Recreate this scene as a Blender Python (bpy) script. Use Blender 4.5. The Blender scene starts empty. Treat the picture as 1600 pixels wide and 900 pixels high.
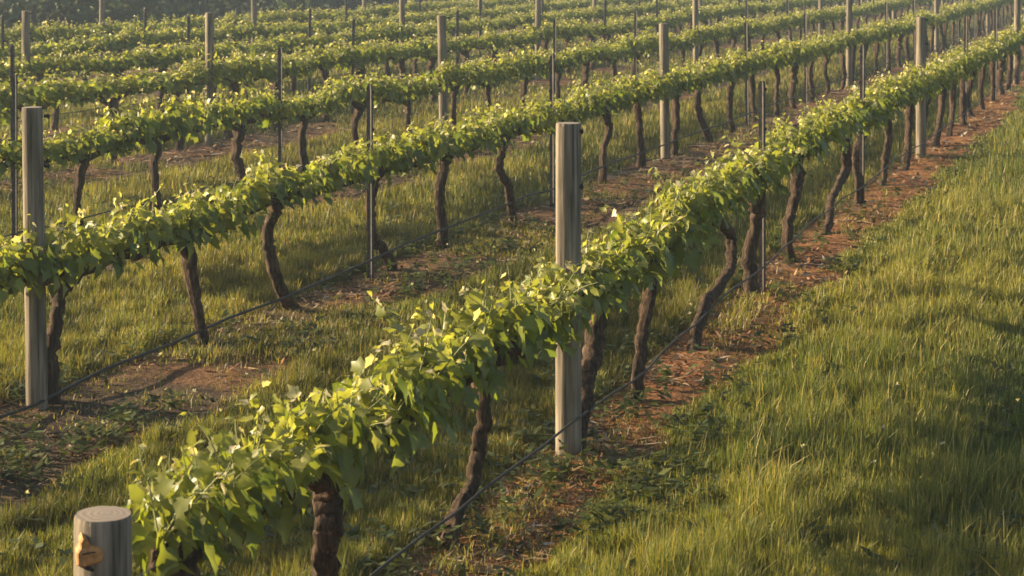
import bpy, math, random
import numpy as np
from mathutils import Vector

random.seed(7)
R = math.radians
sc = bpy.context.scene
COL = sc.collection

# ------------------------------------------------------------------ layout
# camera at (0,0,H) looking level along +Y; rows of vines run along (0.35, 1)
H = 2.415
F = 3000.0                 # focal length in 1600-px image pixels
STEP = 1.375               # depth (m) per vine along a row
SLOPE = 0.35
NORM = math.sqrt(1 + SLOPE * SLOPE)
THETA = math.atan2(1.0, SLOPE)
A1, DA = 2.9585, 3.1363    # row offsets: X = 0.35*Y - a
NROWS = 7
ORD = ['zeroth', 'first', 'second', 'third', 'fourth', 'fifth', 'sixth', 'seventh', 'eighth', 'ninth', 'tenth',
       'eleventh', 'twelfth', 'thirteenth', 'fourteenth', 'fifteenth', 'sixteenth', 'seventeenth', 'eighteenth',
       'nineteenth', 'twentieth', 'twenty-first', 'twenty-second', 'twenty-third', 'twenty-fourth', 'twenty-fifth']


def row_a(k):
    return A1 + DA * (k - 1)


# ------------------------------------------------------------------ noise / terrain
def vnoise(x, y, seed=0):
    xi = np.floor(x); yi = np.floor(y)
    fx = x - xi; fy = y - yi
    fx = fx * fx * (3 - 2 * fx); fy = fy * fy * (3 - 2 * fy)

    def h(a, b):
        v = np.sin(a * 127.1 + b * 311.7 + seed * 74.7) * 43758.5453
        return v - np.floor(v)
    return (h(xi, yi) * (1 - fx) + h(xi + 1, yi) * fx) * (1 - fy) + (h(xi, yi + 1) * (1 - fx) + h(xi + 1, yi + 1) * fx) * fy


def fbm(x, y, seed=0, oct=3):
    s = 0; a = .5; t = 0
    for i in range(oct):
        s = s + a * vnoise(x * 2 ** i, y * 2 ** i, seed + i * 13); t += a; a *= .5
    return s / t


def sstep(a, b, x):
    t = np.clip((x - a) / (b - a), 0, 1)
    return t * t * (3 - 2 * t)


def terrain(X, Y):
    X = np.asarray(X, float); Y = np.asarray(Y, float)
    a = SLOPE * Y - X
    u = Y / STEP
    z = .14 * sstep(6.8, 12.5, u) * np.exp(-((a - 2.2) / 2.4) ** 2)
    z = z - .035 * np.exp(-((a - row_a(2)) / 1.2) ** 2) * np.exp(-((u - 11.5) / 3) ** 2)
    near = np.exp(-(np.abs(Y) / 60.0) ** 2)
    z = z + (.05 * (fbm(X * .8, Y * .8, 3) - .5) + .022 * (fbm(X * 3.5, Y * 3.5, 9) - .5)) * near
    # low berm of earth thrown up under each row
    k = np.round((a - A1) / DA)
    s = (A1 + DA * k - a) / NORM
    inside = (k >= 0) & (k <= NROWS - 1)
    z = z + np.where(inside, .035 * np.exp(-((s - .08) / .35) ** 2), 0) - .018
    # land climbing gently far away
    z = z + 10.0 * sstep(150, 600, np.hypot(X, Y))
    return z


def gz(x, y):
    return float(terrain(np.array([x]), np.array([y]))[0])


def row_pt(k, u, off=0.0):
    """point on the ground on row k at depth index u, off metres to the right of the row"""
    Y = STEP * u
    X = SLOPE * Y - row_a(k)
    X += off / NORM; Y -= off * SLOPE / NORM
    return X, Y


def px_to_row(k, x, y):
    """image pixel -> (u, height above datum) for something standing in the vertical plane of row k"""
    Y = row_a(k) / (SLOPE - (x - 800) / F)
    return Y / STEP, H - (y + 70) * Y / F


# ------------------------------------------------------------------ mesh helpers
def mesh_np(name, V, T, col=None, mat=None, smooth=True):
    me = bpy.data.meshes.new(name)
    V = np.asarray(V, np.float32); T = np.asarray(T, np.int32)
    n = T.shape[1]
    me.vertices.add(len(V)); me.vertices.foreach_set('co', V.ravel())
    me.loops.add(T.size); me.loops.foreach_set('vertex_index', T.ravel())
    me.polygons.add(len(T))
    me.polygons.foreach_set('loop_start', np.arange(0, T.size, n, dtype=np.int32))
    me.polygons.foreach_set('loop_total', np.full(len(T), n, np.int32))
    me.polygons.foreach_set('use_smooth', np.full(len(T), smooth, bool))
    if col is not None:
        at = me.color_attributes.new('Col', 'FLOAT_COLOR', 'POINT')
        c = np.ones((len(V), 4), np.float32); c[:, :3] = col
        at.data.foreach_set('color', c.ravel())
    me.update(calc_edges=True)
    if mat: me.materials.append(mat)
    return me


def mesh_py(name, V, Fc, mat=None, smooth=True):
    me = bpy.data.meshes.new(name)
    me.from_pydata([tuple(v) for v in V], [], Fc)
    me.update()
    for p in me.polygons: p.use_smooth = smooth
    if mat: me.materials.append(mat)
    return me


def link(name, me, parent=None):
    o = bpy.data.objects.new(name, me); COL.objects.link(o)
    if parent: o.parent = parent
    return o


def empty(name, loc, rz=0.0):
    o = bpy.data.objects.new(name, None); COL.objects.link(o)
    o.location = loc; o.rotation_euler = (0, 0, rz); o.empty_display_size = .1
    return o


def tag(o, label=None, cat=None, group=None, kind=None):
    if label: o['label'] = label
    if cat: o['category'] = cat
    if group: o['group'] = group
    if kind: o['kind'] = kind
    return o


def catmull(P, n):
    P = np.asarray(P, float)
    Q = np.vstack([2 * P[0] - P[1], P, 2 * P[-1] - P[-2]])
    out = []
    for i in range(1, len(Q) - 2):
        for t in np.linspace(0, 1, n, endpoint=False):
            p0, p1, p2, p3 = Q[i - 1], Q[i], Q[i + 1], Q[i + 2]
            out.append(.5 * (2 * p1 + (p2 - p0) * t + (2 * p0 - 5 * p1 + 4 * p2 - p3) * t * t + (3 * p1 - p0 - 3 * p2 + p3) * t ** 3))
    out.append(P[-1])
    return np.array(out)


def tube(P, rad, ns=10, rough=0.0, seed=0, cap=True, ridge=0.0):
    """skin a path with rings; returns verts, faces (quads + caps)"""
    P = np.asarray(P, float); n = len(P)
    rs = np.random.RandomState(seed)
    rad = np.interp(np.linspace(0, 1, n), np.linspace(0, 1, len(rad)), rad) if np.ndim(rad) else np.full(n, rad)
    T = np.gradient(P, axis=0); T /= np.linalg.norm(T, axis=1)[:, None] + 1e-9
    ref = np.array([0, 1, 0.]) if abs(T[0][1]) < .9 else np.array([1., 0, 0])
    V = []; Fc = []
    ph = rs.rand(6) * 6.28
    ang = np.linspace(0, 2 * np.pi, ns, endpoint=False)
    rid = rs.rand(ns) * 2 - 1
    for i in range(n):
        b = np.cross(T[i], ref); b /= np.linalg.norm(b) + 1e-9
        c = np.cross(b, T[i]); ref = c
        s = i / max(n - 1, 1)
        f = 1 + rough * (np.sin(2 * ang + ph[0] + s * 5) * .6 + np.sin(3 * ang + ph[1] - s * 7) * .5 + np.sin(s * 13 + ph[2]) * .4 + np.sin(s * 37 + ph[3]) * .12)
        if ridge:
            f = f + ridge * (rid * .8 + (rs.rand(ns) * 2 - 1) * .35)
        r = rad[i] * f
        V.extend(P[i] + r[:, None] * (np.cos(ang)[:, None] * b + np.sin(ang)[:, None] * c))
    for i in range(n - 1):
        for j in range(ns):
            k = (j + 1) % ns
            Fc.append((i * ns + j, i * ns + k, (i + 1) * ns + k, (i + 1) * ns + j))
    if cap:
        Fc.append(tuple(range(ns - 1, -1, -1))); Fc.append(tuple((n - 1) * ns + j for j in range(ns)))
    return V, Fc


def merge(parts):
    V = []; Fc = []
    for v, f in parts:
        o = len(V); V.extend(v); Fc.extend(tuple(i + o for i in q) for q in f)
    return V, Fc


# ------------------------------------------------------------------ materials
def new_mat(name):
    m = bpy.data.materials.new(name); m.use_nodes = True
    nt = m.node_tree; nt.nodes.clear()
    out = nt.nodes.new('ShaderNodeOutputMaterial')
    return m, nt, out


def N(nt, t, **kw):
    n = nt.nodes.new(t)
    for k, v in kw.items():
        if k == 'inputs':
            for a, b in v.items(): n.inputs[a].default_value = b
        else: setattr(n, k, v)
    return n


def ramp(nt, fac, stops):
    r = N(nt, 'ShaderNodeValToRGB')
    e = r.color_ramp.elements
    e[0].position, e[0].color = stops[0][0], (*stops[0][1], 1)
    e[1].position, e[1].color = stops[-1][0], (*stops[-1][1], 1)
    for p, c in stops[1:-1]:
        q = e.new(p); q.color = (*c, 1)
    nt.links.new(fac, r.inputs[0])
    return r.outputs[0]


def leaf_material(name, trans=.45, gloss=.38, spec=.35, tint=(1.0, 1.0, .55)):
    m, nt, out = new_mat(name)
    at = N(nt, 'ShaderNodeAttribute', attribute_name='Col')
    p = N(nt, 'ShaderNodeBsdfPrincipled')
    p.inputs['Roughness'].default_value = gloss
    p.inputs['Specular IOR Level'].default_value = spec
    nt.links.new(at.outputs['Color'], p.inputs['Base Color'])
    t = N(nt, 'ShaderNodeBsdfTranslucent')
    mul = N(nt, 'ShaderNodeMix', data_type='RGBA', blend_type='MULTIPLY')
    mul.inputs['Factor'].default_value = 1
    nt.links.new(at.outputs['Color'], mul.inputs['A'])
    mul.inputs['B'].default_value = (tint[0] * 1.5, tint[1] * 1.5, tint[2], 1)
    nt.links.new(mul.outputs['Result'], t.inputs['Color'])
    mx = N(nt, 'ShaderNodeMixShader'); mx.inputs[0].default_value = trans
    nt.links.new(p.outputs[0], mx.inputs[1]); nt.links.new(t.outputs[0], mx.inputs[2])
    nt.links.new(mx.outputs[0], out.inputs[0])
    return m


M_LEAF = leaf_material('vine_leaf', .46, .42, .45, (1.02, 1.0, .6))
M_GRASS = leaf_material('grass_blade', .35, .5, .25, (1.0, 1.0, .5))
M_WOOD_LEAF = leaf_material('woodland_leaf', .2, .6, .2)


def m_shoot():
    m, nt, out = new_mat('green_shoot')
    p = N(nt, 'ShaderNodeBsdfPrincipled'); p.inputs['Base Color'].default_value = (.24, .25, .07, 1); p.inputs['Roughness'].default_value = .5
    nt.links.new(p.outputs[0], out.inputs[0]); return m


M_SHOOT = m_shoot()


def m_bark():
    m, nt, out = new_mat('vine_bark')
    tc = N(nt, 'ShaderNodeTexCoord')
    mp = N(nt, 'ShaderNodeMapping'); mp.inputs['Scale'].default_value = (55, 55, 6)
    nt.links.new(tc.outputs['Object'], mp.inputs[0])
    n1 = N(nt, 'ShaderNodeTexNoise', inputs={'Scale': 1.0, 'Detail': 5.0, 'Roughness': .65})
    nt.links.new(mp.outputs[0], n1.inputs['Vector'])
    n2 = N(nt, 'ShaderNodeTexNoise', inputs={'Scale': 9.0, 'Detail': 3.0})
    nt.links.new(tc.outputs['Object'], n2.inputs['Vector'])
    c1 = ramp(nt, n1.outputs['Fac'], [(.32, (.018, .013, .010)), (.5, (.075, .053, .038)), (.72, (.21, .155, .115))])
    c2 = ramp(nt, n2.outputs['Fac'], [(.35, (.6, .55, .5)), (.7, (1.15, 1.0, .9))])
    mul = N(nt, 'ShaderNodeMix', data_type='RGBA', blend_type='MULTIPLY'); mul.inputs['Factor'].default_value = 1
    nt.links.new(c1, mul.inputs['A']); nt.links.new(c2, mul.inputs['B'])
    p = N(nt, 'ShaderNodeBsdfPrincipled'); p.inputs['Roughness'].default_value = .9; p.inputs['Specular IOR Level'].default_value = .2
    nt.links.new(mul.outputs['Result'], p.inputs['Base Color'])
    b = N(nt, 'ShaderNodeBump'); b.inputs['Strength'].default_value = .9; b.inputs['Distance'].default_value = .02
    nt.links.new(n1.outputs['Fac'], b.inputs['Height']); nt.links.new(b.outputs[0], p.inputs['Normal'])
    nt.links.new(p.outputs[0], out.inputs[0]); return m


M_BARK = m_bark()


def m_timber():
    m, nt, out = new_mat('weathered_timber')
    tc = N(nt, 'ShaderNodeTexCoord'); oi = N(nt, 'ShaderNodeObjectInfo')
    add = N(nt, 'ShaderNodeVectorMath', operation='ADD')
    nt.links.new(tc.outputs['Object'], add.inputs[0])
    sc_ = N(nt, 'ShaderNodeMath', operation='MULTIPLY'); sc_.inputs[1].default_value = 37
    nt.links.new(oi.outputs['Random'], sc_.inputs[0]); nt.links.new(sc_.outputs[0], add.inputs[1])
    mp = N(nt, 'ShaderNodeMapping'); mp.inputs['Scale'].default_value = (52, 52, 1.7)
    nt.links.new(add.outputs[0], mp.inputs[0])
    n1 = N(nt, 'ShaderNodeTexNoise', inputs={'Scale': 1.0, 'Detail': 5.0, 'Roughness': .6})
    nt.links.new(mp.outputs[0], n1.inputs['Vector'])
    mp2 = N(nt, 'ShaderNodeMapping'); mp2.inputs['Scale'].default_value = (16, 16, 3)
    nt.links.new(add.outputs[0], mp2.inputs[0])
    n2 = N(nt, 'ShaderNodeTexNoise', inputs={'Scale': 1.0, 'Detail': 4.0})
    nt.links.new(mp2.outputs[0], n2.inputs['Vector'])
    c1 = ramp(nt, n1.outputs['Fac'], [(.3, (.065, .054, .044)), (.45, (.22, .185, .145)), (.74, (.40, .345, .265))])
    c2 = ramp(nt, n2.outputs['Fac'], [(.32, (.55, .54, .5)), (.62, (1.05, 1.02, .98))])
    mul = N(nt, 'ShaderNodeMix', data_type='RGBA', blend_type='MULTIPLY'); mul.inputs['Factor'].default_value = 1
    nt.links.new(c1, mul.inputs['A']); nt.links.new(c2, mul.inputs['B'])
    p = N(nt, 'ShaderNodeBsdfPrincipled'); p.inputs['Roughness'].default_value = .85; p.inputs['Specular IOR Level'].default_value = .25
    nt.links.new(mul.outputs['Result'], p.inputs['Base Color'])
    b = N(nt, 'ShaderNodeBump'); b.inputs['Strength'].default_value = .6; b.inputs['Distance'].default_value = .01
    nt.links.new(n1.outputs['Fac'], b.inputs['Height']); nt.links.new(b.outputs[0], p.inputs['Normal'])
    nt.links.new(p.outputs[0], out.inputs[0]); return m


M_TIMBER = m_timber()


def m_plain(name, col, rough=.7, metal=0.0, var=.4, scale=30, spec=.4):
    m, nt, out = new_mat(name)
    tc = N(nt, 'ShaderNodeTexCoord')
    n1 = N(nt, 'ShaderNodeTexNoise', inputs={'Scale': scale, 'Detail': 4.0})
    nt.links.new(tc.outputs['Object'], n1.inputs['Vector'])
    c = ramp(nt, n1.outputs['Fac'], [(.3, tuple(v * (1 - var) for v in col)), (.7, tuple(v * (1 + var) for v in col))])
    p = N(nt, 'ShaderNodeBsdfPrincipled'); p.inputs['Roughness'].default_value = rough; p.inputs['Metallic'].default_value = metal
    p.inputs['Specular IOR Level'].default_value = spec
    nt.links.new(c, p.inputs['Base Color']); nt.links.new(p.outputs[0], out.inputs[0]); return m


def m_sawn():
    m, nt, out = new_mat('sawn_end')
    tc = N(nt, 'ShaderNodeTexCoord')
    wv = N(nt, 'ShaderNodeTexWave', wave_type='RINGS', inputs={'Scale': 17.0, 'Distortion': 7.0, 'Detail': 4.0})
    wv.rings_direction = 'Z'
    nt.links.new(tc.outputs['Object'], wv.inputs['Vector'])
    c = ramp(nt, wv.outputs['Fac'], [(.1, (.22, .175, .13)), (.9, (.30, .245, .19))])
    p = N(nt, 'ShaderNodeBsdfPrincipled'); p.inputs['Roughness'].default_value = .9
    nt.links.new(c, p.inputs['Base Color']); nt.links.new(p.outputs[0], out.inputs[0]); return m


M_SAWN = m_sawn()
M_STEEL = m_plain('dark_steel', (.085, .075, .07), .5, .3, .45, 40)
M_STAPLE = m_plain('black_clip', (.02, .02, .02), .6)
M_HOSE = m_plain('black_hose', (.04, .036, .034), .6, 0, .3, 12)
M_WIRE = m_plain('wire', (.25, .24, .23), .45, .8)
M_FRESH = m_plain('orange_wood', (.46, .22, .075), .7, 0, .35, 70)
M_CANE = m_plain('dry_cane', (.22, .15, .1), .9, 0, .4, 25)
M_TRUNK_FAR = m_plain('woodland_trunk', (.09, .07, .055), .9)


def attr_mat(name, rough=.85):
    m, nt, out = new_mat(name)
    at = N(nt, 'ShaderNodeAttribute', attribute_name='Col')
    p = N(nt, 'ShaderNodeBsdfPrincipled'); p.inputs['Roughness'].default_value = rough; p.inputs['Specular IOR Level'].default_value = .2
    nt.links.new(at.outputs['Color'], p.inputs['Base Color']); nt.links.new(p.outputs[0], out.inputs[0]); return m


M_LITTER = attr_mat('straw_litter')


def m_ground():
    m, nt, out = new_mat('vineyard_soil')
    L = nt.links.new
    tc = N(nt, 'ShaderNodeTexCoord')
    at = N(nt, 'ShaderNodeAttribute', attribute_name='Col')   # red channel = bare strip under the vines
    sep = N(nt, 'ShaderNodeSeparateColor'); L(at.outputs['Color'], sep.inputs[0])
    n1 = N(nt, 'ShaderNodeTexNoise', inputs={'Scale': 3.2, 'Detail': 6.0, 'Roughness': .62}); L(tc.outputs['Object'], n1.inputs['Vector'])
    n2 = N(nt, 'ShaderNodeTexNoise', inputs={'Scale': 26.0, 'Detail': 5.0, 'Roughness': .6}); L(tc.outputs['Object'], n2.inputs['Vector'])
    n3 = N(nt, 'ShaderNodeTexNoise', inputs={'Scale': 110.0, 'Detail': 3.0}); L(tc.outputs['Object'], n3.inputs['Vector'])
    dirt = ramp(nt, n1.outputs['Fac'], [(.3, (.14, .075, .038)), (.5, (.30, .135, .056)), (.68, (.40, .19, .082))])
    grain = ramp(nt, n2.outputs['Fac'], [(.3, (.5, .48, .45)), (.55, (1, 1, 1)), (.75, (1.3, 1.3, 1.3))])
    mulch = ramp(nt, n1.outputs['Fac'], [(.3, (.055, .038, .026)), (.5, (.11, .075, .047)), (.68, (.20, .13, .08))])
    dm = N(nt, 'ShaderNodeMix', data_type='RGBA'); L(sep.outputs[1], dm.inputs['Factor']); L(dirt, dm.inputs['A']); L(mulch, dm.inputs['B'])
    mul = N(nt, 'ShaderNodeMix', data_type='RGBA', blend_type='MULTIPLY'); mul.inputs['Factor'].default_value = 1
    L(dm.outputs['Result'], mul.inputs['A']); L(grain, mul.inputs['B'])
    turf = ramp(nt, n2.outputs['Fac'], [(.3, (.035, .04, .014)), (.55, (.07, .075, .024)), (.75, (.13, .11, .045))])
    edge = N(nt, 'ShaderNodeMath', operation='ADD'); L(sep.outputs[0], edge.inputs[0])
    sub = N(nt, 'ShaderNodeMath', operation='MULTIPLY_ADD'); sub.inputs[1].default_value = 1.6; sub.inputs[2].default_value = -.8
    L(n1.outputs['Fac'], sub.inputs[0]); L(sub.outputs[0], edge.inputs[1])
    mask = ramp(nt, edge.outputs[0], [(.38, (0, 0, 0)), (.62, (1, 1, 1))])
    mx = N(nt, 'ShaderNodeMix', data_type='RGBA'); L(mask, mx.inputs['Factor']); L(turf, mx.inputs['A']); L(mul.outputs['Result'], mx.inputs['B'])
    p = N(nt, 'ShaderNodeBsdfPrincipled'); p.inputs['Roughness'].default_value = .95; p.inputs['Specular IOR Level'].default_value = .15
    L(mx.outputs['Result'], p.inputs['Base Color'])
    ad = N(nt, 'ShaderNodeMath', operation='MULTIPLY_ADD'); ad.inputs[1].default_value = .35
    L(n3.outputs['Fac'], ad.inputs[0]); L(n2.outputs['Fac'], ad.inputs[2])
    b = N(nt, 'ShaderNodeBump'); b.inputs['Strength'].default_value = .9; b.inputs['Distance'].default_value = .04
    L(ad.outputs[0], b.inputs['Height']); L(b.outputs[0], p.inputs['Normal'])
    L(p.outputs[0], out.inputs[0]); return m


M_GROUND = m_ground()


# ------------------------------------------------------------------ bare-strip mask shared by ground, grass and litter
def strip_coord(X, Y):
    a = SLOPE * Y - X
    k = np.clip(np.round((a - A1) / DA + .08), -1, NROWS - 1)
    return (A1 + DA * k - a) / NORM, k          # metres to the right of the nearest row, row index - 1


def bare(X, Y):
    s, k = strip_coord(X, Y)
    w = .12 * (fbm(X * 1.3, Y * 1.3, 21) - .5) * 2
    m = sstep(-.30, -.10, s + w) * (1 - sstep(.28, .50, s + w * 1.8))
    m2 = sstep(-.25, -.05, s + w) * (1 - sstep(.75, 1.05, s + w * 1.6))
    m = np.where(k >= 1, np.maximum(m * .9, m2 * .85), m)
    patch = fbm(X * .55 + 9, Y * .55, 63)
    m = m * np.where(k >= 1, np.where(k >= 2, .35, .62) + .75 * sstep(.46, .62, patch), .85 + .2 * sstep(.4, .55, patch))
    m = np.clip(m, 0, 1)
    far = (SLOPE * Y - X) > row_a(NROWS) + 1.5
    return np.where(far, 0, m)


# ------------------------------------------------------------------ ground
def lines(lo, hi, spans):
    out = [lo]
    while out[-1] < hi:
        x = out[-1]
        st = None
        for a, b, s in spans:
            if a <= x < b: st = s; break
        out.append(x + (st if st else 6 + .05 * abs(x)))
    return np.array(out)


gx = lines(-700, 700, [(-40, -14, .8), (-14, 8, .11), (8, 30, 1.0)])
gy = lines(-60, 1500, [(-12, 5, 1.2), (5, 24, .12), (24, 45, .3), (45, 120, 1.2)])
GX, GY = np.meshgrid(gx, gy)
gzv = terrain(GX, GY)
V = np.stack([GX.ravel(), GY.ravel(), gzv.ravel()], 1)
nx, ny = len(gx), len(gy)
ii = (np.arange(ny - 1)[:, None] * nx + np.arange(nx - 1)[None, :]).ravel()
T = np.stack([ii, ii + 1, ii + nx + 1, ii + nx], 1)
cc = np.zeros((len(V), 3)); cc[:, 0] = bare(GX, GY).ravel()
cc[:, 1] = (sstep(A1 + .9, A1 + 1.6, SLOPE * GY - GX) * (.55 + .45 * sstep(.4, .6, fbm(GX * .8, GY * .8, 15)))).ravel()   # older, greyer mulch behind the front row
g = link('ground', mesh_np('ground', V, T, cc, M_GROUND)); g['kind'] = 'structure'

# ------------------------------------------------------------------ grass (uncountable: one object per sward)
rs = np.random.RandomState(11)


def blades(X, Y, hgt, wid, col, lean, three):
    n = len(X)
    z = terrain(X, Y) - .012
    ang = rs.rand(n) * 2 * np.pi
    lx = np.cos(ang); ly = np.sin(ang)
    # blades bow in a random direction, with a slight common drift
    bx = lx * lean + .03; by = ly * lean - .02
    fa = ang + np.pi / 2 + rs.randn(n) * .5
    wx = np.cos(fa) * wid * .5; wy = np.sin(fa) * wid * .5
    base = np.stack([X, Y, z], 1)
    wv = np.stack([wx, wy, np.zeros(n)], 1)
    tip = base + np.stack([bx * hgt, by * hgt, hgt * (1 - .25 * lean)], 1)
    if three:
        V = np.stack([base - wv, base + wv, tip], 1).reshape(-1, 3)
        T = np.arange(n * 3).reshape(-1, 3)
        c = np.repeat(col, 3, 0)
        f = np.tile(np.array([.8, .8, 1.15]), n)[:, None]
    else:
        mid = base + np.stack([bx * hgt * .32, by * hgt * .32, hgt * .58], 1)
        V = np.stack([base - wv, base + wv, mid - wv * .85, mid + wv * .85, tip], 1).reshape(-1, 3)
        i = np.arange(n)[:, None] * 5
        T = np.concatenate([i + np.array([[0, 1, 3]]), i + np.array([[0, 3, 2]]), i + np.array([[2, 3, 4]])], 0)
        c = np.repeat(col, 5, 0)
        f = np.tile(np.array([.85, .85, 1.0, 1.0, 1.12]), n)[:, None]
    return V, T, c * f


def sample_ground(nmax, y0, y1, side=.30, pad=1.2):
    # density falls as 1/Y^2 inside the view wedge (plus a margin at the sides)
    t = rs.rand(nmax)
    Y = y0 * (y1 / y0) ** t
    X = (rs.rand(nmax) * 2 - 1) * (side * Y + pad * np.minimum(1, Y / 10))
    return X, Y


def grass_colour(X, Y, n, dry):
    p = fbm(X * .55, Y * .55, 5)
    q = rs.rand(n)
    g1 = np.array([.115, .142, .038]); g2 = np.array([.265, .25, .066]); straw = np.array([.42, .33, .15])
    t = np.clip((p - .35) * 2.2 + (q - .5) * .7, 0, 1)[:, None]
    c = g1 * (1 - t) + g2 * t
    d = (rs.rand(n) < dry)[:, None]
    c = np.where(d, straw * (.6 + .6 * rs.rand(n))[:, None], c)
    return c * (.75 + .5 * rs.rand(n))[:, None]


def grass_field(name, nmax, y0, y1, three, wscale):
    X, Y = sample_ground(nmax, y0, y1)
    a = SLOPE * Y - X
    s, k = strip_coord(X, Y)
    b = bare(X, Y)
    pn = fbm(X * 2.1, Y * 2.1, 31)
    dens = 1 - np.clip(b * (.90 + .12 * (pn < .52)), 0, .985)
    right = a < A1
    # strip down the near aisle with lower, sparser, darker and greener blades, and a scuffed bare patch by the next row
    low_strip = right * (1 - sstep(.95, 1.25, a + .35 * (fbm(X * 1.4, Y * 1.4, 78) - .5))) * (.10 + .65 * sstep(.42, .6, fbm(X * 1.2 + 3, Y * 1.2, 77)))
    scuff = np.exp(-(((X - 2.0) / .28) ** 2 + ((Y - 7.65) / .35) ** 2)) + np.exp(-(((X - 2.75) / .3) ** 2 + ((Y - 11.3) / .7) ** 2)) * .6
    dens = dens * (1 - .35 * np.clip(low_strip, 0, 1)) * (1 - .9 * np.clip(scuff, 0, 1))
    keep = rs.rand(len(X)) < dens
    X, Y, a, s, b, right, low_strip, pn, k = [v[keep] for v in (X, Y, a, s, b, right, low_strip, pn, k)]
    n = len(X)
    tall = fbm(X * .7, Y * .7, 41)
    clump = fbm(X * 4.5, Y * 4.5, 43)
    h = np.where(right, .19, .14) * (.45 + .75 * tall + .5 * (clump - .4)) * (.55 + .6 * rs.rand(n))
    h = h * (1 - .68 * b) * (1 - .5 * np.clip(low_strip, 0, 1)) * (.75 + .5 * sstep(.3, .7, fbm(X * 9, Y * 9, 47)))
    # fringe close to the vines stays short
    h = h * np.where((s > .2) & (s < .9) & right, .55 + .45 * sstep(.45, 1.0, s), 1)
    h = np.maximum(h, .035)
    seed = (rs.rand(n) < .03) & right & (b < .3)
    h = np.where(seed, h * 1.45, h)
    w = (.0034 + .0034 * rs.rand(n)) * wscale(Y)
    lean = .05 + .6 * rs.rand(n) ** 2.2 + .5 * b * rs.rand(n)
    dry = .07 + .20 * b + .12 * (pn > .62) + .04 * (~right)
    col = grass_colour(X, Y, n, dry)
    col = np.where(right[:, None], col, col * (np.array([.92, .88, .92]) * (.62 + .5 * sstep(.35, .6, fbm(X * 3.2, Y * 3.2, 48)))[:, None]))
    col = np.where(seed[:, None], np.array([.33, .27, .09]), col)
    col = col * np.stack([1 - .35 * low_strip, 1 - .2 * low_strip, 1 - .1 * low_strip], 1)
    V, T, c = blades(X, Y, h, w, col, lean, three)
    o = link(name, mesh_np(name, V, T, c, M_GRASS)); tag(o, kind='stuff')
    return o


GR = 1.0
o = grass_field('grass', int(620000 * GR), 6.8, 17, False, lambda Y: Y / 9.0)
o['label'] = 'green and yellow meadow grass in the near aisles'
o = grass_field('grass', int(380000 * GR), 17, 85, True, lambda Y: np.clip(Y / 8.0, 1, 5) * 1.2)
o['label'] = 'green grass between the far rows'


# low broad weeds scattered in the strips
def weeds(nm, count):
    X, Y = sample_ground(count * 6, 6.9, 22)
    s, k = strip_coord(X, Y)
    d = np.exp(-((np.abs(s - .15) - .4) / .3) ** 2) * sstep(.42, .6, fbm(X * 1.7, Y * 1.7, 91)) + .25 * sstep(.5, .62, fbm(X * .9, Y * .9, 95))
    keep = rs.rand(len(X)) < d * .9
    X = X[keep][:count]; Y = Y[keep][:count]
    Vs = []; Ts = []; Cs = []; off = 0
    for x, y in zip(X, Y):
        m = rs.randint(7, 15); z = gz(x, y)
        c0 = np.array([.06, .085, .025]) * (.7 + .7 * rs.rand()) + np.array([.03, .01, 0]) * rs.rand()
        R0 = .02 + .055 * rs.rand()
        for j in range(m):
            a = rs.rand() * 6.28; r = R0 * (.3 + .9 * rs.rand()); hz = .015 + .09 * rs.rand()
            ctr = np.array([x + r * math.cos(a), y + r * math.sin(a), z + hz])
            d = np.array([math.cos(a), math.sin(a), .25 * rs.randn()]); w = np.array([-math.sin(a), math.cos(a), .3 * rs.randn()])
            L = .018 + .025 * rs.rand(); W = L * .38
            Vs.append(np.array([ctr - d * L, ctr + w * W, ctr + d * L, ctr - w * W]))
            Ts.append([[off, off + 1, off + 2], [off, off + 2, off + 3]]); off += 4
            Cs.append(np.repeat((c0 * (.8 + .5 * rs.rand()))[None], 4, 0))
    o = link('weeds', mesh_np('weeds', np.concatenate(Vs), np.concatenate(Ts), np.concatenate(Cs), M_GRASS, False))
    tag(o, 'low broad-leaved weeds under the vines', kind='stuff')


weeds('weeds', 2600)


# straw, bark chips and clippings lying in the bare strips
def litter(count):
    X, Y = sample_ground(count * 4, 6.9, 34)
    b = bare(X, Y) * sstep(.35, .6, fbm(X * 1.1, Y * 1.1, 55))
    keep = rs.rand(len(X)) < b * .8 + .01
    X = X[keep][:count]; Y = Y[keep][:count]; n = len(X)
    z = terrain(X, Y) + .008 + .012 * rs.rand(n)
    ang = rs.rand(n) * np.pi
    L = (.012 + .075 * rs.rand(n) ** 2.0) * np.clip(Y / 12, 1, 2.2); W = (.003 + .006 * rs.rand(n)) * np.clip(Y / 9, 1, 3)
    d = np.stack([np.cos(ang) * L, np.sin(ang) * L, rs.randn(n) * .012], 1)
    w = np.stack([-np.sin(ang) * W, np.cos(ang) * W, rs.randn(n) * .003 + .002], 1)
    C = np.stack([X, Y, z], 1)
    V = np.stack([C - d, C + w, C + d, C - w], 1).reshape(-1, 3)
    i = np.arange(n)[:, None] * 4
    T = np.concatenate([i + np.array([[0, 1, 2]]), i + np.array([[0, 2, 3]])], 0)
    pal = np.array([[.36, .25, .14], [.27, .14, .07], [.14, .085, .05], [.50, .42, .32], [.20, .15, .10]])
    col = pal[rs.choice(5, n, p=[.22, .33, .24, .05, .16])] * (.7 + .6 * rs.rand(n))[:, None]
    o = link('litter', mesh_np('litter', V, T, np.repeat(col, 4, 0), M_LITTER, False))
    tag(o, 'dry straw and bark scraps on the bare strips', kind='stuff')


litter(30000)

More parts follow.
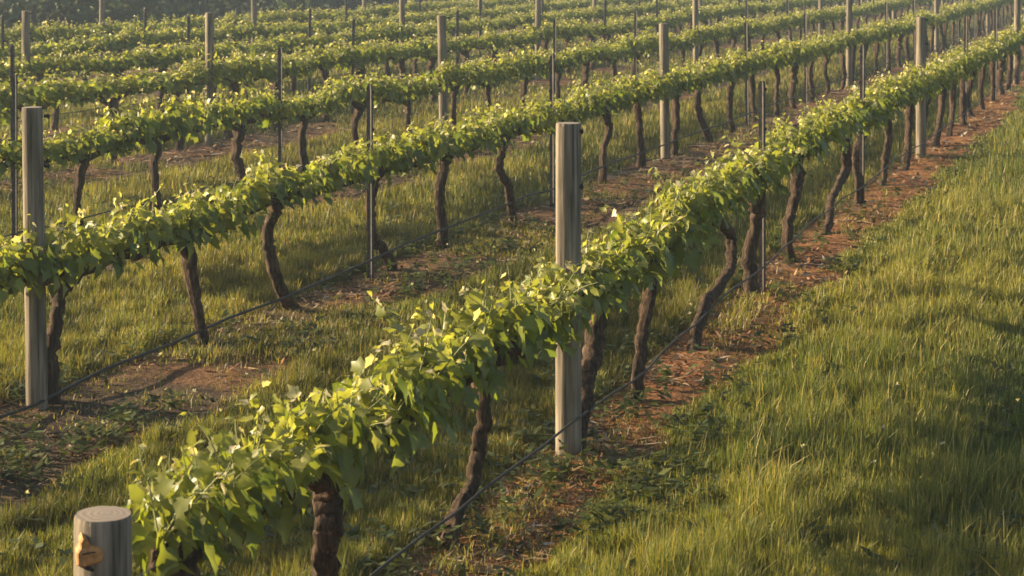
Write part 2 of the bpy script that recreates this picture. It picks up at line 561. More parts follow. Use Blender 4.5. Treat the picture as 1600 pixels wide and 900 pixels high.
# small white flower heads standing in the grass
def blossoms():
    pts = []
    for (x, y) in ((385, 640), (303, 690), (160, 735), (420, 640), (345, 690), (1380, 745), (1590, 690), (1270, 700), (890, 570), (560, 560), (490, 600), (505, 640)):
        Y = H * F / (y + 70); X = (x - 800) * Y / F; pts.append((X, Y, .16 + .1 * rs.rand()))
    for _ in range(90):
        X, Y = sample_ground(1, 7.2, 26); pts.append((float(X[0]), float(Y[0]), .07 + .12 * rs.rand()))
    Vs = []; Ts = []; Cs = []; off = 0
    for x, y, h in pts:
        z = gz(x, y)
        for k in range(9):
            a = rs.rand() * 6.28; e = rs.rand() * 1.3
            d = np.array([math.cos(a) * math.cos(e), math.sin(a) * math.cos(e), math.sin(e)])
            w = np.array([-math.sin(a), math.cos(a), 0]); c = np.array([x, y, z + h])
            s = .006 + .006 * rs.rand()
            Vs.append(np.array([c, c + d * s + w * s * .5, c + d * s * 1.7, c + d * s - w * s * .5]))
            Ts.append([[off, off + 1, off + 2], [off, off + 2, off + 3]]); off += 4
            Cs.append(np.tile(np.array([[.62, .56, .46]]), (4, 1)))
        Vs.append(np.array([[x - .0015, y, z - .01], [x + .0015, y, z - .01], [x + .001, y, z + h], [x - .001, y, z + h]]))
        Ts.append([[off, off + 1, off + 2], [off, off + 2, off + 3]]); off += 4
        Cs.append(np.tile(np.array([[.1, .15, .03]]), (4, 1)))
    o = link('wildflowers', mesh_np('wildflowers', np.concatenate(Vs), np.concatenate(Ts), np.concatenate(Cs), M_GRASS, False))
    tag(o, 'tiny white clover heads dotted through the grass', kind='stuff')


blossoms()

# ------------------------------------------------------------------ vine leaves
LV = np.array([[0, 0], [.32, 0], [.64, 0], [1.0, 0],
               [-.15, .22], [.04, .46], [.27, .345], [.56, .46], [.70, .23],
               [-.15, -.22], [.04, -.46], [.27, -.345], [.56, -.46], [.70, -.23]])
LT = np.array([[0, 4, 5], [0, 5, 6], [0, 6, 1], [1, 6, 7], [1, 7, 8], [1, 8, 2], [2, 8, 3],
               [0, 10, 9], [0, 11, 10], [0, 1, 11], [1, 12, 11], [1, 13, 12], [1, 2, 13], [2, 3, 13]])


def make_leaves(P, D, Nn, S, Cc, r):
    """P positions, D stalk-to-tip directions, Nn normals, S sizes, Cc colours -> verts, tris, colours"""
    n = len(P)
    D = D / np.linalg.norm(D, axis=1)[:, None]
    B = np.cross(Nn, D); B /= np.linalg.norm(B, axis=1)[:, None] + 1e-9
    Nn = np.cross(D, B)
    fold = (r.rand(n) * .85 - .10)[:, None]; droop = (r.rand(n) * .8 - .05)[:, None]; curl = (r.randn(n) * .35)[:, None]
    x = LV[:, 0][None] * np.ones((n, 1)); y = LV[:, 1][None] * (1 - .35 * np.abs(fold)) * (.85 + .35 * r.rand(n))[:, None]
    x = x + r.randn(n, len(LV)) * .035; y = y + r.randn(n, len(LV)) * .03 * (np.abs(LV[:, 1]) > 0)
    z = fold * np.abs(y) * 1.1 - droop * x * x + curl * y * (x - .3) + r.randn(n, len(LV)) * .03
    W = P[:, None, :] + S[:, None, None] * (x[..., None] * D[:, None] + y[..., None] * B[:, None] + z[..., None] * Nn[:, None])
    V = W.reshape(-1, 3)
    T = (LT[None] + (np.arange(n) * len(LV))[:, None, None]).reshape(-1, 3)
    edge = np.where(np.arange(len(LV)) < 4, 1.12, .95)
    C = (Cc[:, None, :] * edge[None, :, None]).reshape(-1, 3)
    return V, T, C


def foliage(seed, L=1.457, nsh=30, fill=110, size=.085):
    """one vine's spring growth along its two arms; origin on the cordon; x along the row"""
    r = np.random.RandomState(seed)
    P = []; D = []; Nn = []; S = []; C = []; stems = []
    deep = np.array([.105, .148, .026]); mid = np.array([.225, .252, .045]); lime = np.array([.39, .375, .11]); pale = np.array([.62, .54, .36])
    for i in range(nsh):
        x0 = (-.5 + (i + .5) / nsh) * L + r.randn() * .03
        p = np.array([x0, r.randn() * .025, .01 + r.rand() * .03])
        d = np.array([r.randn() * .45, r.randn() * .5, 1.0]); d /= np.linalg.norm(d)
        ln = (.15 + .20 * r.rand()) * (1.3 if r.rand() < .09 else 1)
        nn = int(ln / .034) + 1
        path = [p.copy()]
        side = np.array([r.randn(), r.randn(), .1]); side -= d * side.dot(d); side /= np.linalg.norm(side)
        for j in range(nn):
            t = (j + 1) / nn
            d = d + np.array([0, 0, -.05]) + r.randn(3) * .06; d /= np.linalg.norm(d)
            p = p + d * ln / nn; path.append(p.copy())
            for q in range(2 if t < .8 and r.rand() < .55 else 1):
                sd = side * (1 if (j + q) % 2 else -1) + r.randn(3) * .45
                out = sd / np.linalg.norm(sd)
                s = size * (1.05 - .72 * t ** 1.6) * (.7 + .55 * r.rand())
                pp = p + out * s * .45 + np.array([0, 0, -.01])
                dd = out + np.array([0, 0, -.25 - .8 * r.rand() + .7 * t]) + r.randn(3) * .3
                up = np.array([out[0] * .6, out[1] * .6, .8]) + r.randn(3) * .45
                P.append(pp); D.append(dd); Nn.append(up); S.append(s)
                v = r.rand()
                c = deep * (1 - v) + mid * v
                c = c * (1 - t * .85) + lime * t * .85
                if t > .8 and r.rand() < .55: c = pale * (.75 + .4 * r.rand())
                C.append(c * (.8 + .4 * r.rand()))
        stems.append(tube(np.array(path), [.0042, .0016], 5, cap=False))
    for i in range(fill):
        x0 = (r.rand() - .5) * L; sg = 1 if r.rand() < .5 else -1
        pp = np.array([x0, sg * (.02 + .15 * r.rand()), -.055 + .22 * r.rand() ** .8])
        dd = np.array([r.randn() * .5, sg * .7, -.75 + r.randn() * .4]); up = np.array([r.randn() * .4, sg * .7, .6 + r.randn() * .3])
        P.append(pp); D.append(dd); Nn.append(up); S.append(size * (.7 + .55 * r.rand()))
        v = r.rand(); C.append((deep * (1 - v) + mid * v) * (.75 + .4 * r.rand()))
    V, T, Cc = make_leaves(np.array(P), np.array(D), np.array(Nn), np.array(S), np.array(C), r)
    return V, T, Cc, merge(stems)


FOL = []
for i in range(9):
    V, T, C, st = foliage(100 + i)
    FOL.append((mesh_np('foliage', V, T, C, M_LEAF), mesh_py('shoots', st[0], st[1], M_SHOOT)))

# a lighter version for the very far vines
FARF = [foliage(300 + i, nsh=11, fill=34, size=.15)[:3] for i in range(3)]


# ------------------------------------------------------------------ vine wood
def trunk_shape(pts, r0, seed):
    """pts: local (x along row, y across, z up) from ground to head"""
    P = catmull(np.array(pts, float), 7)
    rr = np.random.RandomState(seed)
    P[1:-1] += rr.randn(len(P) - 2, 3) * r0 * .15
    n = len(P); t = np.linspace(0, 1, n)
    rad = r0 * (1.0 + .45 * np.exp(-t / .07) + .06 * np.sin(t * 9 + seed) + .38 * np.exp(-((1 - t) / .13)))
    main = tube(P, rad, 18, .15, seed, ridge=.17)
    # burr of old spurs at the head
    hd = P[-1]
    parts = [main]
    for j in range(3):
        a = rr.rand() * 6.28
        q = [hd + np.array([0, 0, -.03]), hd + np.array([math.cos(a) * r0 * 1.0, math.sin(a) * r0 * .9, .01]), hd + np.array([math.cos(a) * r0 * 1.9, math.sin(a) * r0 * 1.3, .05])]
        parts.append(tube(catmull(q, 4), [r0 * .8, r0 * .6, r0 * .3], 8, .15, seed + j))
    return merge(parts), hd


def arm_shape(p0, x1, zc, seed, r=.023):
    rr = np.random.RandomState(seed)
    p0 = np.array(p0, float)
    n = 6
    pts = [p0]
    for j in range(1, n + 1):
        t = j / n
        z = p0[2] + (zc - p0[2]) * min(1, t * 2.2) + rr.randn() * .012
        pts.append(np.array([p0[0] + (x1 - p0[0]) * t, p0[1] * (1 - t) + rr.randn() * .012, z]))
    P = catmull(pts, 4)
    parts = [tube(P, [r * 1.5, r, r * .75], 9, .14, seed, ridge=.08)]
    for j in range(3, n * 4, 4):         # old pruning spurs
        q = P[min(j, len(P) - 1)]
        parts.append(tube([q, q + np.array([rr.randn() * .012, rr.randn() * .012, .03]), q + np.array([rr.randn() * .02, rr.randn() * .02, .055])], [.011, .008, .006], 6))
    return merge(parts)


VINES_GROUP = 'grapevines trained along the rows'
# height of the cordon above the ground along a row
CORD = {1: ([3, 5.5, 6.3, 7.5, 8.7, 9.6, 12, 30], [.69, .66, .71, .71, .76, .78, .77, .77]),
        2: ([6, 8.8, 9.6, 80], [.70, .70, .80, .80])}


def cordon(k, u):
    if k in CORD: return float(np.interp(u, *CORD[k]))
    return .78


# hand-measured trunks (image pixels, ground to head), radius in px at that spot, and what sets each apart
ROW1 = [
    ([(300, 1212), (288, 1050), (276, 880)], 20, 'grapevine nearest the camera, its trunk leaving the frame beside the short thick end post'),
    ([(525, 1015), (527, 900), (518, 830), (522, 775), (520, 752)], 21, 'grapevine with a thick forked trunk cut off by the bottom edge of the photo'),
    ([(706, 855), (720, 812), (744, 760), (754, 700), (751, 640), (757, 590), (766, 560)], 13, 'grapevine with a tall shaggy trunk left of the big middle post'),
    ([(890, 702), (903, 645), (916, 590), (931, 530), (939, 470), (936, 435)], 14, 'grapevine half hidden behind the big middle post of the front row'),
    ([(992, 618), (997, 560), (1003, 510), (1012, 460), (1022, 420), (1034, 396)], 10.5, 'grapevine with a slim dark trunk just right of the big middle post'),
    ([(1080, 520), (1098, 482), (1121, 450), (1139, 410), (1143, 370), (1131, 350), (1110, 338)], 9.5, 'grapevine whose crooked trunk bends sharply over near the hose in the front row'),
    ([(1176, 462), (1180, 400), (1178, 340), (1173, 275)], 11.5, 'grapevine with a stout trunk directly behind the first steel picket, front row'),
    ([(1237, 408), (1232, 370), (1236, 320), (1240, 280), (1243, 244)], 8.5, 'grapevine with a straight pale trunk just right of the first front picket'),
    ([(1284, 372), (1292, 345), (1298, 318), (1314, 290), (1326, 262), (1321, 226)], 7, 'grapevine with an S-shaped trunk left of the second front picket'),
    ([(1342, 335), (1341, 290), (1347, 240), (1355, 195)], 7, 'grapevine standing against the second steel picket of the front row'),
    ([(1379, 300), (1382, 262), (1386, 215), (1384, 172)], 6.5, 'grapevine with a dark upright trunk just past the second front picket'),
    ([(1411, 278), (1415, 235), (1421, 162)], 6, 'grapevine with a reddish trunk just left of the second tall front post'),
    ([(1440, 256), (1443, 215), (1448, 145)], 7, 'grapevine with a blackish trunk behind the second tall front post'),
    ([(1460, 226), (1468, 188), (1473, 132)], 5.5, None),
    ([(1482, 208), (1488, 172), (1490, 120)], 5, None),
    ([(1504, 192), (1505, 150), (1509, 105)], 5, None),
]
ROW2 = [
    ([(78, 632), (79, 560), (86, 495), (98, 455), (114, 425)], 13, 'grapevine with a dark trunk touching the left-hand wooden post of the second row'),
    ([(314, 572), (311, 520), (300, 460), (291, 405), (285, 370)], 10, 'grapevine with a dark leaning trunk standing above the hose, first right of the left post'),
    ([(466, 497), (446, 470), (431, 420), (426, 370), (428, 325), (440, 302)], 9.5, 'grapevine with a trunk kinked at its foot and a thick arm reaching right'),
    ([(616, 436), (601, 396), (585, 368), (580, 330), (583, 290), (591, 270)], 8, 'grapevine whose trunk bends around the first steel picket of the second row'),
    ([(693, 392), (691, 345), (689, 295), (695, 255), (705, 232)], 9, 'grapevine with a straight trunk topped by a swollen forked head, second row'),
    ([(803, 356), (796, 326), (785, 292), (780, 260), (787, 222), (797, 203)], 6.5, 'grapevine with a slender bowed trunk left of the big middle post, second row'),
    ([(873, 318), (876, 270), (874, 190)], 6.5, 'grapevine hidden behind the big middle post and the second row picket'),
    ([(941, 284), (943, 240), (951, 200), (944, 168)], 6, 'grapevine with a bowed trunk just right of the top of the big post'),
    ([(1003, 264), (1000, 220), (1000, 180), (996, 148)], 6, 'grapevine with a thin straight trunk left of the second-row tall wooden post'),
    ([(1054, 244), (1054, 200), (1057, 138)], 6, 'grapevine close behind the tall wooden post of the second row'),
    ([(1111, 230), (1104, 203), (1095, 180), (1090, 150), (1098, 118)], 5.5, 'grapevine with a C-curved trunk right of the tall second-row post'),
    ([(1146, 206), (1141, 180), (1140, 150), (1146, 118)], 5, None),
    ([(1181, 187), (1176, 150), (1174, 100)], 5, None),
]
REACH_RIGHT = set()

# plain trunks for the rest
GEN = []
for i in range(8):
    rr = np.random.RandomState(500 + i)
    lean = rr.randn() * .09; bow = rr.randn() * .07
    hz = .68 + rr.randn() * .02
    pts = [(lean, rr.randn() * .02, -.06), (lean * .8 + bow * .4, rr.randn() * .03, .2), (lean * .4 + bow, rr.randn() * .03, .45), (0, 0, hz)]
    (tv, tf), hd = trunk_shape(pts, .034 + .01 * rr.rand(), 500 + i)
    arms = [mesh_py('arm', *arm_shape(hd, sx * .72, .755, 600 + i * 2 + (sx > 0)), M_BARK) for sx in (-1, 1)]
    GEN.append((mesh_py('trunk', tv, tf, M_BARK), arms))


def vine_root(k, u):
    x, y = row_pt(k, u)
    return (x, y, gz(x, y))


def hand_vine(k, spec, seed):
    pts, rpx, label = spec
    uh = [px_to_row(k, *p) for p in pts]
    u0 = uh[0][0]
    root = empty('grapevine', vine_root(k, u0), THETA)
    z0 = root.location.z
    loc = [((u - u0) * STEP * NORM, 0.0, z - z0) for u, z in uh]
    loc[0] = (loc[0][0], 0, -.06)
    rr = np.random.RandomState(seed)
    for j in range(1, len(loc) - 1): loc[j] = (loc[j][0], rr.randn() * .02, max(loc[j][2], .03 + .02 * j))
    r0 = rpx * u0 * STEP / F * .92
    (tv, tf), hd = trunk_shape(loc, r0, seed)
    link('trunk', mesh_py('trunk', tv, tf, M_BARK), root)
    return root, uh[-1][0], hd, u0


def add_crown(root, k, u0, hu, hd, lo, hi, seed):
    """arms from the head out to lo/hi (depth indices) and the foliage over them"""
    m = STEP * NORM
    uc = (lo + hi) / 2
    x, y = row_pt(k, uc)
    zc = gz(x, y) + cordon(k, uc) - root.location.z
    for s, e in enumerate((lo, hi)):
        v, f = arm_shape(hd, (e - u0) * m, zc - .035, seed * 3 + s)
        link('arm', mesh_py('arm', v, f, M_BARK), root)
    fm, sm = FOL[seed % len(FOL)]
    for nm, me in (('foliage', fm), ('shoots', sm)):
        o = link(nm, me, root)
        o.location = ((uc - u0) * m, 0, zc); o.scale = ((hi - lo) * m / 1.457 * 1.04, 1, .98 + .12 * ((seed * 37) % 10) / 10)
        if seed % 2: o.rotation_euler = (0, 0, math.pi)


# ------------------------------------------------------------------ posts
def timber_post(k, u, r, h, label, seed, clips=True, top_cut=.0):
    x, y = row_pt(k, u)
    root = empty('wooden_post', (x, y, gz(x, y)), (seed * 1.7) % 6.28)
    rr = np.random.RandomState(seed)
    ns = 28; V = []; Fc = []
    ang = np.linspace(0, 2 * np.pi, ns, endpoint=False)
    prof = 1 + .018 * np.sin(2 * ang + rr.rand() * 6) + .012 * np.sin(5 * ang + rr.rand() * 6) + rr.randn(ns) * .006
    crack = [rr.randint(ns) for _ in range(3)]
    lx, ly = rr.randn(2) * (.012 if u > 7 else .002)
    zs = [-.3, 0, .1, .3, .5, .7, .85, .95, 1.0 - .012 / h, 1.0]
    for i, t in enumerate(zs):
        z = t * h
        f = prof * (1.03 - .05 * t) * (1 + .01 * math.sin(z * 7 + seed))
        if i == len(zs) - 1: f = f * .972
        for c in crack:
            f = f.copy(); f[c] *= .955
        zz = z + (np.cos(ang - 1) * top_cut * r if t > .9 else 0)
        V.extend(np.stack([lx * t + r * f * np.cos(ang), ly * t + r * f * np.sin(ang), np.zeros(ns) + zz], 1))
    for i in range(len(zs) - 1):
        for j in range(ns):
            q = (j + 1) % ns; Fc.append((i * ns + j, i * ns + q, (i + 1) * ns + q, (i + 1) * ns + j))
    b0 = (len(zs) - 1) * ns; b = len(V)
    V.extend([tuple(np.array(V[b0 + j])) for j in range(ns)])
    n = len(V); V.append((lx, ly, h + .002)); nside = len(Fc)
    for j in range(ns): Fc.append((b + j, b + (j + 1) % ns, n))
    me = mesh_py('post_shaft', V, Fc, M_TIMBER)
    for p in list(me.polygons)[nside - ns:]: p.use_smooth = False
    sl = me.polygons[nside - ns:nside]
    me.materials.append(M_SAWN)
    for p in list(me.polygons)[nside:]: p.material_index = 1
    link('post_shaft', me, root)
    tag(root, label, 'post', 'wooden posts in the vine rows')
    return root


def clip_mesh(r):
    v1, f1 = tube([(-r, 0, 0), (r * .4, 0, 0), (r, 0, 0)], [.009, .010, .006], 8)
    v2, f2 = tube([(r * .3, 0, -.014), (r * .7, 0, -.01), (r * .7, 0, .01), (r * .3, 0, .014)], .003, 6)
    return mesh_py('wire_clip', *merge([(v1, f1), (v2, f2)]), M_STAPLE)


CLIP = clip_mesh(.014)


def picket_mesh(h):
    """Y-section steel picket with a pointed top"""
    V = []; Fc = []
    for j in range(3):
        a = j * 2 * math.pi / 3 + .5
        d = Vector((math.cos(a), math.sin(a), 0)); w = Vector((-math.sin(a), math.cos(a), 0)) * .0035
        o = len(V)
        inner = d * .002
        for z, rr in ((-.4, .028), (h - .03, .028), (h, .017)):
            for p in (inner - w, d * rr - w, d * rr + w, inner + w):
                V.append((p.x, p.y, z))
        for i in range(2):
            for q in range(4):
                r_ = (q + 1) % 4; Fc.append((o + i * 4 + q, o + i * 4 + r_, o + i * 4 + 4 + r_, o + i * 4 + 4 + q))
        Fc.append((o + 8, o + 9, o + 10, o + 11))
    return mesh_py('picket_shaft', V, Fc, M_STEEL, False)


PICKET = picket_mesh(1.46)
LUG = mesh_py('wire_clip', *tube([(0, 0, -.012), (.004, 0, 0), (0, 0, .012)], [.006, .009, .006], 7), M_STAPLE)


def steel_picket(k, u, label, seed):
    x, y = row_pt(k, u, .03)
    root = empty('steel_picket', (x, y, gz(x, y)), seed * 2.1)
    rr = random.Random(seed)
    root.rotation_euler = (rr.gauss(0, .008), rr.gauss(0, .008), seed * 2.1)
    link('picket_shaft', PICKET, root)
    if u < 20:
        for z in (1.40, 1.12):
            c = link('wire_clip', LUG, root); c.location = (.028 * math.cos(.5), .028 * math.sin(.5), z)
    tag(root, label, 'picket', 'steel pickets in the vine rows')
    return root


# wooden posts repeat every nine vines, two steel pickets between them
WOOD0 = {1: 6.71, 2: 7.42, 3: 17.42, 4: 17.72, 5: 27.7, 6: 28.0, 7: 28.1}
POSTS = {k: [] for k in range(1, NROWS + 1)}          # (u, kind)
for k in range(1, NROWS + 1):
    Ak = row_a(k) * F / STEP
    for j in range(-8, 30):
        u = WOOD0[k] + 3 * j
        if u < 4.5: continue
        xpx = 1850 - Ak / u
        if not (-60 < xpx < 1660): continue
        if u > 68: continue
        POSTS[k].append((u, 'wood' if j % 3 == 0 else 'steel'))
POSTS[1].insert(0, (3.826, 'end'))

POSTS[3] = [({0: 11.0, 1: 14.23}.get(i, u), kd) for i, (u, kd) in enumerate(POSTS[3])]
WOOD_LABEL = {(1, 0): 'big weathered grey timber post standing tall in the middle of the front row',
              (1, 1): 'tall grey timber post of the front row, next after the big middle one',
              (1, 2): 'narrow far timber post of the front row at the right edge of the photo',
              (2, 0): 'tall grey timber post at the left edge, rising through the second row',
              (2, 1): 'tall timber post in the second row, right of the top of the big middle post'}
for k in POSTS:
    nw = ns_ = 0
    for i, (u, kind) in enumerate(POSTS[k]):
        if kind == 'end': continue
        if kind == 'wood':
            lab = WOOD_LABEL.get((k, nw)) or 'slim weathered timber post, %s wooden one along the %s row from the front' % (ORD[nw + 1], ORD[k])
            nw += 1
            hh = 1.60 if k < 3 else 1.66
            o = timber_post(k, u, .0605 if (k, nw) == (1, 1) else .056, hh + (random.random() - .5) * .04, lab, 10 * k + i)
            if u < 20:
                for z in (hh - .045, hh - .31):
                    c = link('wire_clip', CLIP, o)
                    a = -.35 - o.rotation_euler.z
                    c.location = (.062 * math.cos(a), .062 * math.sin(a), z); c.rotation_euler = (0, 0, a)
        else:
            ns_ += 1
            lab = 'thin dark steel picket, %s one along the %s row from the front' % (ORD[ns_], ORD[k])
            steel_picket(k, u, lab, 40 * k + i)

# the short thick end post with its orange block of torn wood
u = 3.826
end = timber_post(1, u, .0805, .885 - gz(*row_pt(1, u)), 'short thick grey end post with an orange wooden block, bottom left corner', 3, top_cut=.0)
end.rotation_euler = (0, 0, 0)
Yp = STEP * u; sp = Yp / F
bx = (149 - 163) * sp
# block: a chipped wedge of fresh wood standing proud of the post face
bz = (H - (862 + 70) * (Yp - .08) / F) - end.location.z
def block_mesh():
    out = [(-.026, -.030), (-.012, -.038), (.026, -.026), (.030, -.006), (.024, .014), (.010, .019), (.002, .021), (-.006, .040), (-.015, .047), (-.020, .032), (-.019, .016), (-.027, .002)]
    V = []; Fc = []; n = len(out)
    for d, s in ((.03, 1.0), (-.012, 1.0), (-.019, .86)):
        for x, z in out: V.append((x * s * 1.28, d + .004 * math.sin(z * 90), z * s * 1.02))
    for l in range(2):
        for j in range(n):
            q = (j + 1) % n; Fc.append((l * n + j, l * n + q, (l + 1) * n + q, (l + 1) * n + j))
    Fc.append(tuple(range(2 * n, 3 * n)))
    me = mesh_py('wooden_block', V, Fc, M_FRESH, False); return me
blk = link('wooden_block', block_mesh(), end); blk.location = (bx, -.0775, bz)
blk.rotation_euler = (0, 0, math.atan2(bx, .08) * -1)
v, f = tube([(-.022, 0, -.002), (.0, -.001, .002), (.02, .002, .001)], .0022, 6)
ck = link('crack', mesh_py('crack', v, f, M_BARK), blk); ck.location = (.002, -.0185, .0)
v, f = tube([(-.036, .012, -.028), (-.02, -.006, -.036), (.0, -.010, -.044), (.012, .0, -.05)], .005, 7)
wl = link('wire_loop', mesh_py('wire_loop', v, f, M_STAPLE), end); wl.location = (bx + .0, -.0775, bz)

# ------------------------------------------------------------------ vines, row by row
def vine_label(k, u, used={}):
    if k == 1:
        ps = [p for p in POSTS[1]]
    else: ps = POSTS[k]
    prev = [i for i, p in enumerate(ps) if p[0] <= u]
    if prev:
        i = prev[-1]; key = (k, i); used[key] = used.get(key, 0) + 1
        return 'leafy grapevine, %s past the %s post or picket of the %s' % (ORD[used[key]], ORD[i + 1], 'front row' if k == 1 else ORD[k] + ' row from the front')
    key = (k, -1); used[key] = used.get(key, 0) + 1
    return 'leafy grapevine at the left edge, %s before the first post of the %s row' % (ORD[used[key]], ORD[k])


plan = []                       # generic vines: (u, k)
hand = {1: ROW1, 2: ROW2}
spans = {}
PH = {3: .65, 4: .05, 5: .2, 6: .5, 7: .6}
for k in range(1, NROWS + 1):
    Ak = row_a(k) * F / STEP
    heads = []
    if k in hand:
        for s in hand[k]: heads.append((px_to_row(k, *s[0][0])[0], px_to_row(k, *s[0][-1])[0], s))
        u = heads[-1][0] + 1.0
        if k == 2: heads.insert(0, (6.45, 6.45, None))
    else:
        u = PH[k]
        while 1850 - Ak / max(u, .1) < -90: u += 1
    while u < 76:
        x = 1850 - Ak / u
        if x > 1655: break
        uu = u + random.gauss(0, .07)
        heads.append((uu, uu, None)); u += 1.0
    for i, (u0, hu, s) in enumerate(heads):
        lo = (heads[i - 1][1] + hu) / 2 if i else hu - .5
        hi = (heads[i + 1][1] + hu) / 2 if i < len(heads) - 1 else hu + .5
        if k == 1 and i == 0: lo = 4.02
        plan.append((u0, k, hu, s, lo, hi, i))

hand_plan = [p for p in plan if p[3]]
gen_plan = sorted([p for p in plan if not p[3]])
MAXV = 292
near_gen = gen_plan[:MAXV - len(hand_plan)]
far_gen = gen_plan[MAXV - len(hand_plan):]

todo = sorted(hand_plan + near_gen, key=lambda p: (p[1], p[0]))
protos = {}


def dup_tree(o, parent=None):
    c = o.copy(); COL.objects.link(c); c.parent = parent
    for ch in list(o.children): dup_tree(ch, c)
    return c


for (u0, k, hu, s, lo, hi, i) in todo:
    seed = k * 100 + i
    auto = vine_label(k, u0)
    if s:
        root, hu2, hd, ub = hand_vine(k, s, seed)
        add_crown(root, k, ub, hu2, hd, lo, hi, seed)
        tag(root, s[2] or auto, 'grapevine', VINES_GROUP)
    else:
        v = (seed * 7) % len(GEN)
        if v not in protos:
            root = empty('grapevine', (0, 0, 0))
            link('trunk', GEN[v][0], root)
            for a in GEN[v][1]: link('arm', a, root)
            fm, sm = FOL[v % len(FOL)]
            for nm, me in (('foliage', fm), ('shoots', sm)):
                o = link(nm, me, root); o.location = (0, 0, .775)
            protos[v] = root
        else:
            root = dup_tree(protos[v])
        flip = random.random() < .5
        root.location = vine_root(k, u0); root.rotation_euler = (0, 0, THETA + (math.pi if flip else 0))
        sc_ = random.uniform(.96, 1.06)
        root.scale = ((hi - lo) * 1.03 if .7 < hi - lo < 1.4 else 1, random.uniform(.95, 1.1) * (1.25 if k > 3 else 1), sc_ * (1.03 if k > 3 else 1) * (.92 if (k == 2 and u0 < 9) else 1))
        vg = random.uniform(.8, 1.2 if k < 5 else 1.05)          # some vines push harder than others
        for ch in root.children:
            if ch.name.split('.')[0] in ('foliage', 'shoots'): ch.scale = (1, random.uniform(.9, 1.15), vg)
        tag(root, auto, 'grapevine', VINES_GROUP)

# the most distant vines, past the countable ones, as one mass
Vs = []; Ts = []; Cs = []; off = 0
for (u0, k, hu, s, lo, hi, i) in far_gen:
    V, T, C = FARF[(i + k) % 3]
    x, y = row_pt(k, u0); z = gz(x, y)
    ct, st = math.cos(THETA), math.sin(THETA)
    W = np.stack([V[:, 0] * ct - V[:, 1] * st + x, V[:, 0] * st + V[:, 1] * ct + y, V[:, 2] + z + .775], 1)
    Vs.append(W); Ts.append(T + off); Cs.append(C); off += len(W)
    q = np.array([[-.04, 0, 0], [.04, 0, 0], [.03, 0, .78], [-.03, 0, .78], [0, -.04, 0], [0, .04, 0], [0, .03, .78], [0, -.03, .78]])
    Vs.append(q + np.array([x, y, z])); Ts.append(np.array([[0, 1, 2], [0, 2, 3], [4, 5, 6], [4, 6, 7]]) + off); Cs.append(np.tile([[.05, .035, .02]], (8, 1))); off += 8
if Vs:
    o = link('distant_vines', mesh_np('distant_vines', np.concatenate(Vs), np.concatenate(Ts), np.concatenate(Cs), M_LEAF))
    tag(o, 'far ends of the vine rows near the top right', kind='stuff')

# ------------------------------------------------------------------ hoses and wires
HOSE_Z = {1: ([3.8, 5.6, 6.7, 7.6, 8.6, 9.7, 30], [.16, .19, .20, .17, .20, .20, .2]),
          2: ([6, 7.2, 7.5, 8.7, 9.4, 11, 13, 80], [.06, .06, .07, .11, .13, .19, .2, .2])}


def along(k, u0, u1, zf, off, r, sag=.02):
    us = np.arange(u0, u1, .25 if u1 < 40 else .5)
    P = []
    for u in us:
        x, y = row_pt(k, u, off + .012 * math.sin(u * 2.1))
        P.append((x, y, gz(x, y) + zf(u) - sag * abs(math.sin(u * math.pi)) + .004 * math.sin(u * 5)))
    return tube(P, r, 8)


for k in range(1, NROWS + 1):
    us = [p[0] for p in plan if p[1] == k]
    u0, u1 = min(us) - .6, min(max(us) + .5, 60)
    if k == 1: u0 = 3.85
    zf = (lambda u, k=k: float(np.interp(u, *HOSE_Z[k]))) if k in HOSE_Z else (lambda u: .22)
    v, f = along(k, u0, u1, zf, .045, .0095 if k == 2 else .006)
    lab = {1: 'thin dark drip hose sagging low along the front row of vines',
           2: 'black drip hose low along the second row, crossing the left of the photo'}.get(k, 'black drip hose strung low along the %s row from the front' % ORD[k])
    o = link('drip_hose', mesh_py('drip_hose', v, f, M_HOSE)); tag(o, lab, 'hose', 'drip hoses along the rows')
    v, f = along(k, u0, u1, lambda u, k=k: cordon(k, u) - .02, -.005, .0016, 0)
    o = link('trellis_wire', mesh_py('trellis_wire', v, f, M_WIRE)); tag(o, 'thin wire carrying the vine arms of the %s row from the front' % ORD[k], 'wire', 'trellis wires')

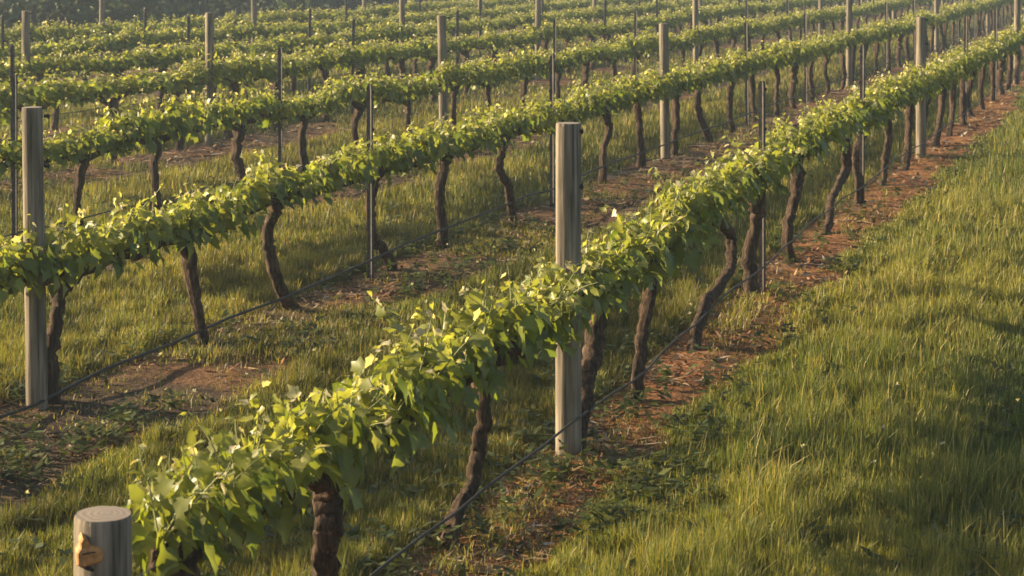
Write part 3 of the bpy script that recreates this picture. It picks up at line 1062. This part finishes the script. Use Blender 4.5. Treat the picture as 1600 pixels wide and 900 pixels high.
# ------------------------------------------------------------------ the wood beyond the last row
def treeline():
    r = np.random.RandomState(77)
    P = []; D = []; Nn = []; S = []; C = []; trunks = []
    y = 22.0
    while y < 190:
        for lane in range(3):
            a = row_a(NROWS) + 10 + lane * 4.5 + r.rand() * 3
            yy = y + r.rand() * 2.5
            x = SLOPE * yy - a
            hgt = 2.3 + 1.0 * r.rand() + lane * .5; rad = 1.2 + .8 * r.rand()
            z = gz(x, yy)
            trunks.append(tube(catmull([(x, yy, z - .2), (x + r.randn() * .15, yy, z + hgt * .35), (x + r.randn() * .3, yy + r.randn() * .3, z + hgt * .8)], 3), [.13, .08, .03], 6))
            base = np.array([.055, .08, .04]) * (.7 + .7 * r.rand()) + np.array([.02, .012, 0]) * r.rand()
            ncl = 26
            for c in range(ncl):
                th = r.rand() * 6.28; q = r.rand() ** .5
                cz = z + .25 + hgt * r.rand() ** 1.1
                wd = rad * (1.05 - .75 * ((cz - z) / hgt) ** 2)
                ctr = np.array([x + math.cos(th) * q * wd, yy + math.sin(th) * q * wd, cz])
                m = 12
                P.append(ctr + r.randn(m, 3) * .28); D.append(r.randn(m, 3)); Nn.append(r.randn(m, 3) + np.array([0, 0, .6])); S.append(.2 + .22 * r.rand(m))
                C.append(np.tile(base * (.75 + .5 * r.rand()), (m, 1)))
        y += 2.2 + y * .008
    V, T, Cc = make_leaves(np.concatenate(P), np.concatenate(D), np.concatenate(Nn), np.concatenate(S), np.concatenate(C), r)
    root = empty('treeline', (0, 0, 0)); tag(root, kind='stuff')
    root['label'] = 'dim blue-green wood beyond the last row'
    link('foliage', mesh_np('treeline_foliage', V, T, Cc, M_WOOD_LEAF), root)
    tv, tf = merge(trunks)
    link('trunks', mesh_py('treeline_trunks', tv, tf, M_TRUNK_FAR), root)
    for c in root.children: c['kind'] = 'stuff'


treeline()

# ------------------------------------------------------------------ the air
def haze(density):
    V = [(x, y, z) for z in (-1.6, 14.0) for x, y in ((-130, -20), (130, -20), (130, 260), (-130, 260))]
    Fc = [(3, 2, 1, 0), (4, 5, 6, 7), (0, 1, 5, 4), (1, 2, 6, 5), (2, 3, 7, 6), (3, 0, 4, 7)]
    m, nt, out = new_mat('haze')
    p = N(nt, 'ShaderNodeVolumePrincipled'); p.inputs['Color'].default_value = (.68, .83, 1.0, 1)
    p.inputs['Density'].default_value = density; p.inputs['Anisotropy'].default_value = .2
    nt.links.new(p.outputs[0], out.inputs['Volume'])
    o = link('haze', mesh_py('haze', V, Fc, m, False)); o['kind'] = 'stuff'


haze(.0016)

# ------------------------------------------------------------------ light, sky, camera
SUN_EL = 18.0
to_sun = Vector((-math.cos(R(14)), math.sin(R(14)), math.tan(R(SUN_EL)))).normalized()
sun = bpy.data.lights.new('sun', 'SUN'); sun.energy = 5.0; sun.angle = R(.6); sun.color = (1.0, .80, .51)
so = bpy.data.objects.new('sun', sun); COL.objects.link(so)
so.rotation_euler = to_sun.to_track_quat('Z', 'Y').to_euler()
w = bpy.data.worlds.new('World'); sc.world = w; w.use_nodes = True
nt = w.node_tree; bg = nt.nodes['Background']
sky = nt.nodes.new('ShaderNodeTexSky'); sky.sky_type = 'NISHITA'; sky.sun_disc = False
sky.sun_elevation = R(SUN_EL)
sky.sun_rotation = math.atan2(to_sun.x, to_sun.y)
sky.air_density = 1.0; sky.dust_density = 2.0
nt.links.new(sky.outputs[0], bg.inputs[0]); bg.inputs[1].default_value = .068

cam = bpy.data.cameras.new('camera'); co = bpy.data.objects.new('camera', cam); COL.objects.link(co)
co.location = (0, 0, H); co.rotation_euler = (R(90), 0, 0)
cam.sensor_width = 36; cam.lens = 36 * F / 1600; cam.shift_y = -520 / 1600
cam.clip_end = 5000; cam.clip_start = .1
cam.dof.use_dof = True; cam.dof.focus_distance = 10.5; cam.dof.aperture_fstop = 9.0
sc.camera = co

sc.view_settings.view_transform = 'Standard'; sc.view_settings.look = 'None'
sc.view_settings.gamma = 1; sc.view_settings.use_curve_mapping = False
sc.view_settings.exposure = 1.33
sc.cycles.use_denoising = True
sc.cycles.max_bounces = 6; sc.cycles.diffuse_bounces = 3; sc.cycles.glossy_bounces = 2; sc.cycles.transmission_bounces = 4
sc.cycles.filter_width = 1.6
